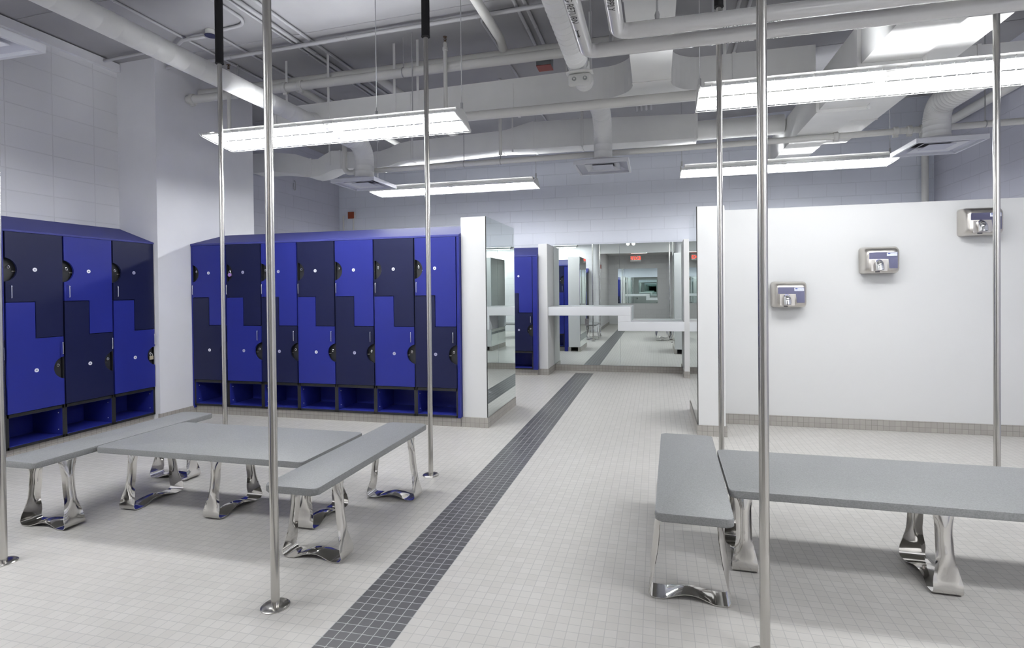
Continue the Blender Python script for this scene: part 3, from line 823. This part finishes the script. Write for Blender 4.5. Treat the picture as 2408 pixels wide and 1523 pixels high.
# flat duct with tee
t = thing('rectangular_duct', 'flat white cross duct with a curved tee, nearest the camera', 'duct', (0, 0, 0))
def arcp(cx, cy, r, a0, a1, n=8): return [(cx + r*math.cos(a0 + (a1-a0)*k/n), cy + r*math.sin(a0 + (a1-a0)*k/n)) for k in range(n+1)]
yfr, ybk, vx0, vx1, fr = 5.34, 5.65, -0.19, 0.142, 0.30
pts = [(-4.30, ybk), (-4.30, yfr)] + arcp(vx0 - fr, yfr - fr, fr, PI/2, 0) + [(vx0, 1.6), (vx1, 1.6)] + arcp(vx1 + fr, yfr - fr, fr, PI, PI/2) + [(1.40, yfr), (1.40, ybk)]
b = B()
lo = [b.verts.new((x, y, 3.265)) for x, y in pts]
hi = [b.verts.new((x, y, 3.50 if x < -1.2 else 3.57)) for x, y in pts]
b.faces.new(lo[::-1]); b.faces.new(hi)
for k in range(len(pts)): b.faces.new((lo[k], lo[(k+1) % len(pts)], hi[(k+1) % len(pts)], hi[k]))
obj('duct_body', b, MT['duct'], t)
def seam_ring(par, x, y0, y1, z0, z1, wd=0.03, e=0.007, nm='joint_flange', m='duct'):
    bb = B()
    box(bb, x, x + wd, y0 - e, y0 - 0.0005, z0 - e, z1 + e); box(bb, x, x + wd, y1 + 0.0005, y1 + e, z0 - e, z1 + e)
    box(bb, x, x + wd, y0, y1, z0 - e, z0 - 0.0005); box(bb, x, x + wd, y0, y1, z1 + 0.0005, z1 + e)
    return obj(nm, bb, MT[m], par)
for x, zt in ((-4.2, 3.50), (-2.55, 3.50), (-1.42, 3.50), (0.70, 3.57)): seam_ring(t, x, yfr, ybk, 3.265, zt)
def seam_y(par, y, x0, x1, z0, z1, wd=0.028, e=0.006):
    bb = B()
    box(bb, x0 - e, x0 - 0.0005, y, y + wd, z0 - e, z1); box(bb, x1 + 0.0005, x1 + e, y, y + wd, z0 - e, z1); box(bb, x0, x1, y, y + wd, z0 - e, z0 - 0.0005)
    return obj('joint_flange', bb, MT['duct'], par)
seam_y(t, 5.0, vx0, vx1, 3.265, 3.56); seam_y(t, 3.55, vx0, vx1, 3.265, 3.56); seam_y(t, 2.6, vx0, vx1, 3.265, 3.56)
for x in (-4.05, -3.52, -2.72, -2.45, -0.62, 0.62):
    bb = B(); box(bb, x, x + 0.028, yfr - 0.004, yfr - 0.001, 3.27, zceil(x)); obj('hanger_strap', bb, MT['duct'], t)
# dropped lower box under the tee branch nearest the camera
t = thing('rectangular_duct', 'far flat white duct with double offset bends along the back', 'duct', (0, 0, 0))
prof = [(-5.92,3.22,3.51),(-5.5,3.215,3.50),(-5.15,3.17,3.45),(-4.98,3.115,3.39),(-4.88,3.10,3.355),(-4.78,3.105,3.36),(-4.66,3.14,3.42),(-4.56,3.18,3.46),(-4.46,3.195,3.455),(-4.3,3.19,3.43),(-3.90,3.165,3.395),(-3.78,3.17,3.40),(-3.64,3.185,3.435),(-3.50,3.225,3.485),(-3.36,3.24,3.505),(-2.0,3.29,3.545),(-1.93,3.29,3.55),(-1.60,3.275,3.63),(-0.95,3.27,3.615),(0.51,3.255,3.555)]
b = B(); prism(b, [(x, zb) for x, zb, zt in prof] + [(x, zt) for x, zb, zt in prof[::-1]], XZ, 7.0, 7.30); obj('duct_body', b, MT['duct'], t, smooth=True)
for x, zb, zt in ((-4.92, 3.105, 3.37), (-4.44, 3.195, 3.455), (-3.86, 3.165, 3.395), (-3.34, 3.24, 3.505), (-2.03, 3.289, 3.545), (-1.58, 3.275, 3.63), (-0.95, 3.27, 3.615), (0.47, 3.257, 3.557)):
    seam_ring(t, x, 7.0, 7.30, zb, zt, 0.028, 0.005)
for x in (-4.60, -3.30, -1.85, -0.92, 0.49):
    bb = B(); box(bb, x, x + 0.024, 6.990, 6.994, 3.25, zceil(x)); obj('hanger_strap', bb, MT['duct'], t)
t = thing('round_duct', 'thick round duct stub joining the far flat duct', 'duct', (0.515, 7.15, 3.385))
b = B(); spiral_tube(b, [(0, 0, 0), (1.0, 0, 0)], 0.118, 0.3, ridge=0.001); obj('duct_tube', b, MT['duct'], t, smooth=True)
# big right-hand duct running away from the camera
t = thing('rectangular_duct', 'deep white duct with bracketed joints running to the back wall at the right', 'duct', (1.53, 2.0, 3.10))
b = B(); box(b, 0, 0.40, 0, 6.05, 0, 0.33); obj('duct_body', b, MT['duct'], t)
def bracket(yy):
    bb = B()
    box(bb, -0.030, -0.001, yy, yy + 0.035, -0.032, 0.36); box(bb, 0.401, 0.430, yy, yy + 0.035, -0.032, 0.36); box(bb, -0.001, 0.401, yy, yy + 0.035, -0.032, -0.001)
    for xx, zz in ((-0.015, -0.016), (0.415, -0.016)): tube(bb, [(xx, yy - 0.006, zz), (xx, yy, zz)], 0.013, 14)
    obj('joint_bracket', bb, MT['duct'], t)
for yy in (2.63, 3.72, 5.98): bracket(yy)
t = thing('rectangular_duct', 'flat white duct running beside the bracketed duct on its right', 'duct', (1.965, 4.10, 3.135))
b = B(); box(b, 0, 0.26, 0, 3.15, 0, 0.29); obj('duct_body', b, MT['duct'], t)
seam_y(t, 0.9, 0, 0.26, 0, 0.28); seam_y(t, 2.2, 0, 0.26, 0, 0.28)
t = thing('rectangular_duct', 'short flat cross duct behind the front right light', 'duct', (2.27, 5.25, 3.13))
b = B(); box(b, 0, 1.75, 0.01, 0.32, 0, 0.26); obj('duct_body', b, MT['duct'], t)
seam_ring(t, 0.32, 0.01, 0.32, 0, 0.26)

# ------------------------------------------------------------------ pipes
def pipe(label, pts, r, bend=0.08, m='pipe', name='pipe', n=18, clamps=(), cat='pipe', group=None):
    o0 = Vector(pts[0])
    t = thing(name, label, cat, o0, 0, group)
    p = [Vector(q) - o0 for q in pts]
    b = B(); tube(b, round_path(p, bend, 8), r, n); obj('pipe_run', b, MT[m], t, smooth=True)
    return t
def hanger_loop(t, x, y, z, r, rod=True):
    """clevis ring round an X-running pipe with a rod to the deck (world coordinates)"""
    o = Vector(t.location); b = B()
    ring = [(x - o.x, y - o.y + (r + 0.004)*math.cos(a), z - o.z + (r + 0.004)*math.sin(a)) for a in [k*2*PI/16 for k in range(17)]]
    tube(b, ring, 0.005, 6, cap=False)
    if rod: tube(b, [(x - o.x, y - o.y, z - o.z + r), (x - o.x, y - o.y, zceil(x) - o.z - 0.002)], 0.006, 8)
    obj('pipe_hanger', b, MT['hanger'], t)
def coupling(t, x, y, z, r, wd=0.05):
    o = Vector(t.location); b = B()
    tube(b, [(x - wd/2 - o.x, y - o.y, z - o.z), (x - wd/2 + 0.008 - o.x, y - o.y, z - o.z), (x + wd/2 - 0.008 - o.x, y - o.y, z - o.z), (x + wd/2 - o.x, y - o.y, z - o.z)], [r + 0.006, r + 0.014, r + 0.014, r + 0.006], 18)
    box(b, x - wd/2 - o.x, x + wd/2 - o.x, y - 0.012 - o.y, y + 0.012 - o.y, z - o.z - r - 0.03, z - o.z - r - 0.008)
    obj('coupling', b, MT['pipe'], t, smooth=True)
pr = pipe('lower of the two parallel pipes crossing under the ceiling from the white pier', [(-5.288, 5.24, 3.665), (1.35, 5.24, 3.735)], 0.047)
coupling(pr, -5.22, 5.24, 3.666, 0.047); coupling(pr, -3.98, 5.24, 3.679, 0.047); coupling(pr, -3.78, 5.24, 3.681, 0.047)
hanger_loop(pr, -2.55, 5.24, 3.694, 0.047); hanger_loop(pr, -4.6, 5.24, 3.672, 0.047)
pipe('upper of the two parallel pipes crossing under the ceiling', [(-5.288, 5.42, 3.80), (1.35, 5.42, 3.87)], 0.047)
pipe('branch pipe running back from the lower parallel pipe', [(-3.88, 5.29, 3.69), (-3.88, 7.9, 3.70)], 0.040)
pipe('thicker branch pipe running back from the upper parallel pipe', [(-3.02, 5.47, 3.82), (-3.02, 8.1, 3.82)], 0.050)
p = pipe('long sprinkler pipe just below the front flat duct', [(-4.85, 5.17, 3.145), (1.45, 5.17, 3.165)], 0.044)
hanger_loop(p, -2.42, 5.17, 3.153, 0.044, True)
p = pipe('sprinkler pipe with an elbow and drop, crossing before the back block wall', [(-4.11, 6.62, zceil(-4.11) - 0.002), (-4.11, 6.62, 3.031), (1.85, 6.62, 3.060), (4.055, 6.62, 3.089)], 0.034)
coupling(p, -3.94, 6.62, 3.032, 0.034)
for x in (1.93, 2.51, 2.64, 2.76): coupling(p, x, 6.62, 3.061 + (x - 1.85)*0.0132, 0.034)
for x in (-1.90, 3.33, -2.39): hanger_loop(p, x, 6.62, 3.031 + (x + 4.11)*0.005 + max(0, x - 1.85)*0.008, 0.034)
for x, dz in ((-1.90, 0), ):
    o = Vector(p.location); b = B(); tube(b, [(x - o.x, 0, 3.12 - o.z), (x - o.x, 0, zceil(x) - o.z - 0.003)], 0.022, 12); obj('riser', b, MT['pipe'], p, smooth=True)
pipe('thick pipe along the right wall near the ceiling', [(3.92, 2.5, 3.66), (3.92, YB - 0.005, 3.66)], 0.058)
p = pipe('vertical pipe in the far right corner of the block walls', [(3.90, 9.27, 0.0), (3.90, 9.27, 3.60)], 0.045)
pipe('round pipe running back to the two parallel pipes, left of the spiral duct', [(-1.50, 2.2, 3.93), (-1.50, 5.25, 3.93), (-1.50, 5.37, 3.87)], 0.045, 0.1)
# heating pipes with stencilled words
ZS = 3.02
def wrap_bm(par, nm, b, along, c0, r, ang, flip):
    bmesh.ops.triangulate(b, faces=b.faces[:])
    bmesh.ops.subdivide_edges(b, edges=[e for e in b.edges if abs(e.verts[0].co.y - e.verts[1].co.y) > 0.010], cuts=2)
    bmesh.ops.triangulate(b, faces=b.faces[:])
    for v in b.verts:
        a = ang + flip * v.co.y / r
        if along == 'x': v.co = (c0[0] + v.co.x, c0[1] + (r + 0.0012)*math.cos(a), c0[2] + (r + 0.0012)*math.sin(a))
        else: v.co = (c0[0] + (r + 0.0012)*math.cos(a), c0[1] + v.co.x, c0[2] + (r + 0.0012)*math.sin(a))
    return obj(nm, b, MT['ink'], par)
def wrap_text(par, s, size, along, c0, r, ang, flip=1, gap=0.0, arrow=None, k=1.0):
    """stencilled word round a pipe; along 'x' or 'y'; c0 = start on the axis; ang = angle of the text centre; arrow = (start, direction)"""
    b = text_bm(s, size, 'LEFT')
    for v in b.verts: v.co.x *= k
    wrap_bm(par, 'stencilled_lettering', b, along, c0, r, ang, flip)
    if arrow:
        x0, d = arrow
        q = [(0, 0.013), (0.02, 0.004), (0.075, 0.004), (0.07, 0.012), (0.105, 0), (0.07, -0.012), (0.075, -0.004), (0.02, -0.004), (0, -0.013), (0.008, 0)]
        b = B(); b.faces.new([b.verts.new((x0 + d*a_, b_, 0)) for a_, b_ in q])
        wrap_bm(par, 'flow_arrow', b, along, c0, r, ang, flip)
rS = 0.047
sp = pipe('upper glossy white heating supply pipe bending right above the aisle', [(-0.225, 1.2, ZS), (-0.225, 3.47, ZS), (4.05, 3.47, ZS)], rS, 0.075, 'glosspipe', 'heating_pipe', 24)
rp = pipe('lower glossy white heating return pipe bending right above the aisle', [(-0.445, 1.2, ZS), (-0.445, 3.70, ZS), (4.05, 3.70, ZS)], rS, 0.075, 'glosspipe', 'heating_pipe', 24)
o = Vector(sp.location); AX = math.radians(-72)
wrap_text(sp, 'HEATING  SUPPLY', 0.050, 'x', (0.400 - o.x, 3.47 - o.y, 0), rS, AX, -1, arrow=(-0.06, -1), k=0.80)
o = Vector(rp.location)
wrap_text(rp, 'HEATING  RETURN', 0.050, 'x', (0.418 - o.x, 3.70 - o.y, 0), rS, AX, -1, arrow=(-0.17, 1), k=0.80)
wrap_text(sp, 'HEATING SUPPLY', 0.060, 'y', (0, 1.44, 0), rS, math.radians(-100), 1)
wrap_text(rp, 'HEATING RETURN', 0.060, 'y', (0, 1.50, 0), rS, math.radians(-100), 1, arrow=(0.58, 1))
for t_, yy, xs in ((sp, 3.47, (0.02, 0.9, 2.2)), (rp, 3.70, (-0.28, 0.37, 1.6))):
    o = Vector(t_.location)
    for x in xs:
        b = B(); tube(b, [(x - o.x, yy - o.y, rS), (x - o.x, yy - o.y, zceil(x) - o.z - 0.003)], 0.007, 8); lathe(b, [(0.0, 0), (0.013, 0), (0.016, 0.03), (0.010, 0.05), (0.0, 0.05)], 10, (x - o.x, yy - o.y, rS)); obj('pipe_hanger', b, MT['hanger'], t_)
# sprinklers
def sprinkler(label, x, y, z0, z1):
    t = thing('sprinkler', label, 'sprinkler', (x, y, z0))
    h = z1 - z0
    b = B(); lathe(b, [(0.0, 0.0), (0.020, 0.0), (0.020, h - 0.15), (0.027, h - 0.145), (0.027, h - 0.115), (0.020, h - 0.11), (0.020, h - 0.07), (0.013, h - 0.06), (0.0, h - 0.06)], 16); obj('riser_pipe', b, MT['pipe'], t, smooth=True)
    b = B(); lathe(b, [(0.0, h - 0.06), (0.011, h - 0.06), (0.011, h - 0.045), (0.004, h - 0.042), (0.004, h - 0.012), (0.022, h - 0.010), (0.022, h - 0.006), (0.0, h - 0.004)], 14)
    tube(b, [(0.010, 0, h - 0.048), (0.014, 0, h - 0.03), (0.005, 0, h - 0.012)], 0.0025, 6); tube(b, [(-0.010, 0, h - 0.048), (-0.014, 0, h - 0.03), (-0.005, 0, h - 0.012)], 0.0025, 6)
    obj('sprinkler_head', b, MT['bronze'], t, smooth=True)
sprinkler('upright sprinkler riser beside the white pier, behind the round duct', -4.66, 5.17, 3.19, 3.985)
sprinkler('upright sprinkler riser near the right end of the front left light', -2.055, 5.17, 3.198, 3.985)

# ------------------------------------------------------------------ conduits on the deck
def conduit(label, pts, r=0.012, bend=0.1, name='conduit', drop=0.004):
    q = [(x, y, zceil(x) - r - drop) for x, y in pts]
    t = pipe(label, q, r, bend, 'conduit', name, 10, cat='conduit')
    o = Vector(q[0]); b = B()
    for a, c in zip(q, q[1:]):
        a, c = Vector(a), Vector(c); n = int((c - a).length / 1.3)
        for k in range(1, n + 1):
            m_ = a.lerp(c, (k - 0.4) / n) - o
            d = (c - a).normalized()
            tube(b, [m_ - d*0.010, m_ + d*0.010], r + 0.004, 10)
    if b.verts: obj('strap', b, MT['conduit'], t)
    else: b.free()
    return t
conduit('leftmost ceiling conduit running away along the deck', [(-4.62, 1.6), (-4.62, 8.5)])
conduit('ceiling conduit running back from the round smoke detector', [(-4.27, 4.60), (-4.22, 8.5)])
conduit('thin conduit, left of three side by side on the deck', [(-3.70, 1.6), (-3.66, 8.6)], 0.012)
conduit('thick conduit in the middle of three side by side on the deck', [(-3.62, 1.6), (-3.58, 8.6)], 0.021)
conduit('conduit on the right of three side by side on the deck', [(-3.49, 1.6), (-3.43, 8.6)], 0.016)
conduit('conduit bending from the three deck conduits to the smoke detector', [(-3.80, 1.6), (-3.80, 4.49), (-4.21, 4.52)], 0.016, 0.16)
conduit('crosswise conduit from the smoke detector to the left wall', [(-4.34, 4.52), (-4.62, 4.52), (-4.78, 4.60), (-5.80, 4.63)], 0.016, 0.1, drop=0.032)
conduit('crosswise conduit under the deck from the round duct to the spiral duct', [(-5.25, 4.93), (0.30, 4.95)], 0.020, drop=0.055)
conduit('left of the pair of conduits leading to the red covered box', [(-1.26, 1.6), (-1.26, 6.02)], 0.018)
conduit('right of the pair of conduits leading to the red covered box', [(-1.17, 1.6), (-1.17, 6.02)], 0.018)
conduit('ceiling conduit bending away just right of the hanging light cord', [(-1.30, 5.03), (-1.66, 5.04), (-1.66, 8.5)], 0.014, 0.14)
conduit('left one of two conduits above the front right light', [(0.80, 4.4), (0.80, 6.9)], 0.018)
conduit('right one of two conduits above the front right light', [(0.90, 4.4), (0.90, 6.9)], 0.018)
for k in range(4):
    conduit('%s of four short conduits bunched above the far flat duct' % ('first', 'second', 'third', 'fourth')[k] if False else ['leftmost of four conduits bunched above the far flat duct', 'second from the left of four bunched conduits above the far flat duct', 'third from the left of four bunched conduits above the far flat duct', 'rightmost of four conduits bunched above the far flat duct'][k], [(-0.26 + 0.07*k, 6.2), (-0.26 + 0.07*k, 8.4)], 0.022)
# smoke detector
t = thing('heat_detector', 'round dark-faced detector under the deck beside the black pole sleeve', 'detector', (-4.275, 4.52, zceil(-4.275)))
b = B(); lathe(b, [(0.0, -0.001), (0.052, -0.001), (0.055, -0.05), (0.0, -0.05)], 24); obj('detector_base', b, MT['white_paint'], t, smooth=True)
b = B(); lathe(b, [(0.0, -0.051), (0.057, -0.051), (0.057, -0.056), (0.0, -0.060)], 24); obj('dust_cover', b, MT['darkblue'], t, smooth=True)
# red covered junction box
t = thing('junction_box', 'grey ceiling box with a red cover beneath the parallel pipes', 'box', (-1.215, 6.02, zceil(-1.2) - 0.16))
obj('box_body', bbox(-0.085, 0.085, 0, 0.17, 0, 0.156, 0.003), MT['greybox'], t)
obj('red_cover', bbox(-0.085, 0.085, 0, 0.17, -0.008, -0.0005, 0.002), MT['red'], t)
# emergency light
t = thing('emergency_light', 'white two-lamp emergency light hanging under the spiral duct end', 'emergency light', (-0.60, 4.62, 3.19))
b = bbox(-0.095, 0.095, -0.145, -0.10, -0.095, 0.005, 0.02, 3); obj('lamp_housing', b, MT['white_paint'], t, smooth=True)
b = B(); prism(b, [(-0.11 + 0.22*k/12, 0.002 + 0.006*math.sin(PI*k/12)) for k in range(13)] + [(0.11 - 0.22*k/12, 0.006 + 0.012*math.sin(PI*(12-k)/12)) for k in range(13)], XZ, -0.185, -0.09); obj('hood_cover', b, MT['white_paint'], t)
for s_ in (-1, 1):
    b = B(); tube(b, [(s_*0.045, -0.145, -0.042), (s_*0.045, -0.152, -0.042)], [0.018, 0.016], 16); lp = obj('lamp', b, MT['greybox'], t, smooth=True)
    b = B(); tube(b, [(s_*0.045, -0.152, -0.042), (s_*0.045, -0.155, -0.042)], 0.008, 12); obj('lens', b, MT['white_paint'], lp)
b = B(); box(b, -0.122, 0.100, -0.135, -0.105, 0.0185, 0.0215); obj('hanger_channel', b, MT['hanger'], t)
for xx in (-0.118, 0.086):
    b = B(); box(b, xx, xx + 0.012, -0.13, -0.11, 0.022, zceil(-0.60) - 3.19 - 0.004); obj('hanger_rod', b, MT['hanger'], t)
# yellow tag
t = thing('paper_tag', 'pale tag with dark writing hanging at the top between the heating pipes', 'tag', (-0.355, 3.30, 3.18))
b = B(); box(b, -0.05, 0.05, -0.001, 0.001, 0, 0.13); obj('tag_sheet', b, MT['yellow'], t)
b = B(); tube(b, [(0, 0, 0.128), (0, 0, zceil(-0.355) - 3.18 - 0.002)], 0.0015, 5); obj('tie_wire', b, MT['hanger'], t)
# small wall things
t = thing('alarm_box', 'rust red alarm box on the back block wall above the lockers', 'box', (-5.655, YB - 0.001, 2.878))
obj('box_body', bbox(-0.062, 0.062, -0.065, 0, -0.062, 0.062, 0.004), MT['white_paint'], t)
obj('red_face', bbox(-0.064, 0.064, -0.078, -0.0655, -0.064, 0.064, 0.003), MT['rust'], t)
b = B(); tube(b, [(0.02, -0.02, -0.063), (0.02, -0.02, -0.82)], 0.012, 10); obj('conduit_drop', b, MT['pipe'], t, smooth=True)
t = thing('conduit', 'short curved conduit coming out of the back wall left of the alarm box', 'conduit', (-5.835, YB - 0.001, 2.87))
b = B(); tube(b, round_path([(0.0, 0, 0), (0.0, -0.045, 0), (0.01, -0.045, -0.80)], 0.035, 6), 0.014, 10); obj('pipe_run', b, MT['pipe'], t, smooth=True)
t = thing('wall_hook', 'thin metal hook hanging on the left block wall below the far duct', 'hook', (XLB + 0.001, 8.0, 3.28))
b = B(); tube(b, round_path([(0.0, 0.02, 0.02), (0.03, 0.02, 0.02), (0.03, 0.02, -0.14), (0.03, -0.02, -0.14), (0.03, -0.02, -0.02)], 0.018, 5), 0.005, 8); obj('hook_bar', b, MT['hanger'], t, smooth=True)
# things behind the camera that the aisle mirror shows
t = thing('exit_sign', 'red lettered exit sign, seen reversed in the aisle mirror', 'sign', (-0.76, -2.9, 2.50), PI)
obj('sign_box', bbox(-0.20, 0.20, -0.03, 0.03, 0.0, 0.24, 0.006), MT['white_panel'], t)
b = text_bm('EXIT', 0.185); b.transform(Matrix.Translation((0, -0.0315, 0.12)) @ Matrix.Rotation(PI/2, 4, 'X')); obj('lettering', b, MT['exit_red'], t)
b = B()
for s in (-1, 1): prism(b, [(s*0.195, 0.12), (s*0.172, 0.145), (s*0.172, 0.095)], XZ, -0.0325, -0.0310)
obj('arrow', b, MT['exit_red'], t)
b = B(); tube(b, [(0, 0, 0.241), (0, 0, 0.279)], 0.012, 8); obj('stem', b, MT['white_panel'], t)
t = thing('emergency_light', 'pair of glowing lamp heads on the corridor soffit, seen in the aisle mirror', 'emergency light', (-0.80, 0.345, 2.93))
obj('lamp_housing', bbox(-0.13, 0.13, 0.0, 0.06, -0.05, 0.05, 0.008), MT['white_panel'], t)
for s in (-1, 1):
    b = B(); tube(b, [(s*0.09, 0.061, 0), (s*0.09, 0.13, -0.01)], [0.05, 0.06], 18); lp = obj('lamp_head', b, MT['white_panel'], t, smooth=True)
    b = B(); tube(b, [(s*0.09, 0.1305, -0.01), (s*0.09, 0.1335, -0.01)], 0.05, 18); obj('lens', b, MT['lamp_glow'], lp)
t = thing('ceiling_panel_light', 'square light panel in the entry corridor ceiling, seen in the aisle mirror', 'ceiling light', (-0.6, -1.7, 2.775))
obj('panel_frame', bbox(-0.32, 0.32, -0.32, 0.32, -0.012, 0.003, 0.003), MT['white_paint'], t)
b = B(); box(b, -0.29, 0.29, -0.29, 0.29, -0.0145, -0.0125); obj('glowing_panel', b, MT['panel_glow'], t)
t = thing('fire_alarm', 'small red fire alarm on the corridor wall, seen in the aisle mirror', 'alarm', (XC0 + 0.001, 0.0, 2.20))
obj('alarm_body', bbox(0, 0.05, -0.05, 0.05, -0.07, 0.07, 0.006), MT['red'], t)
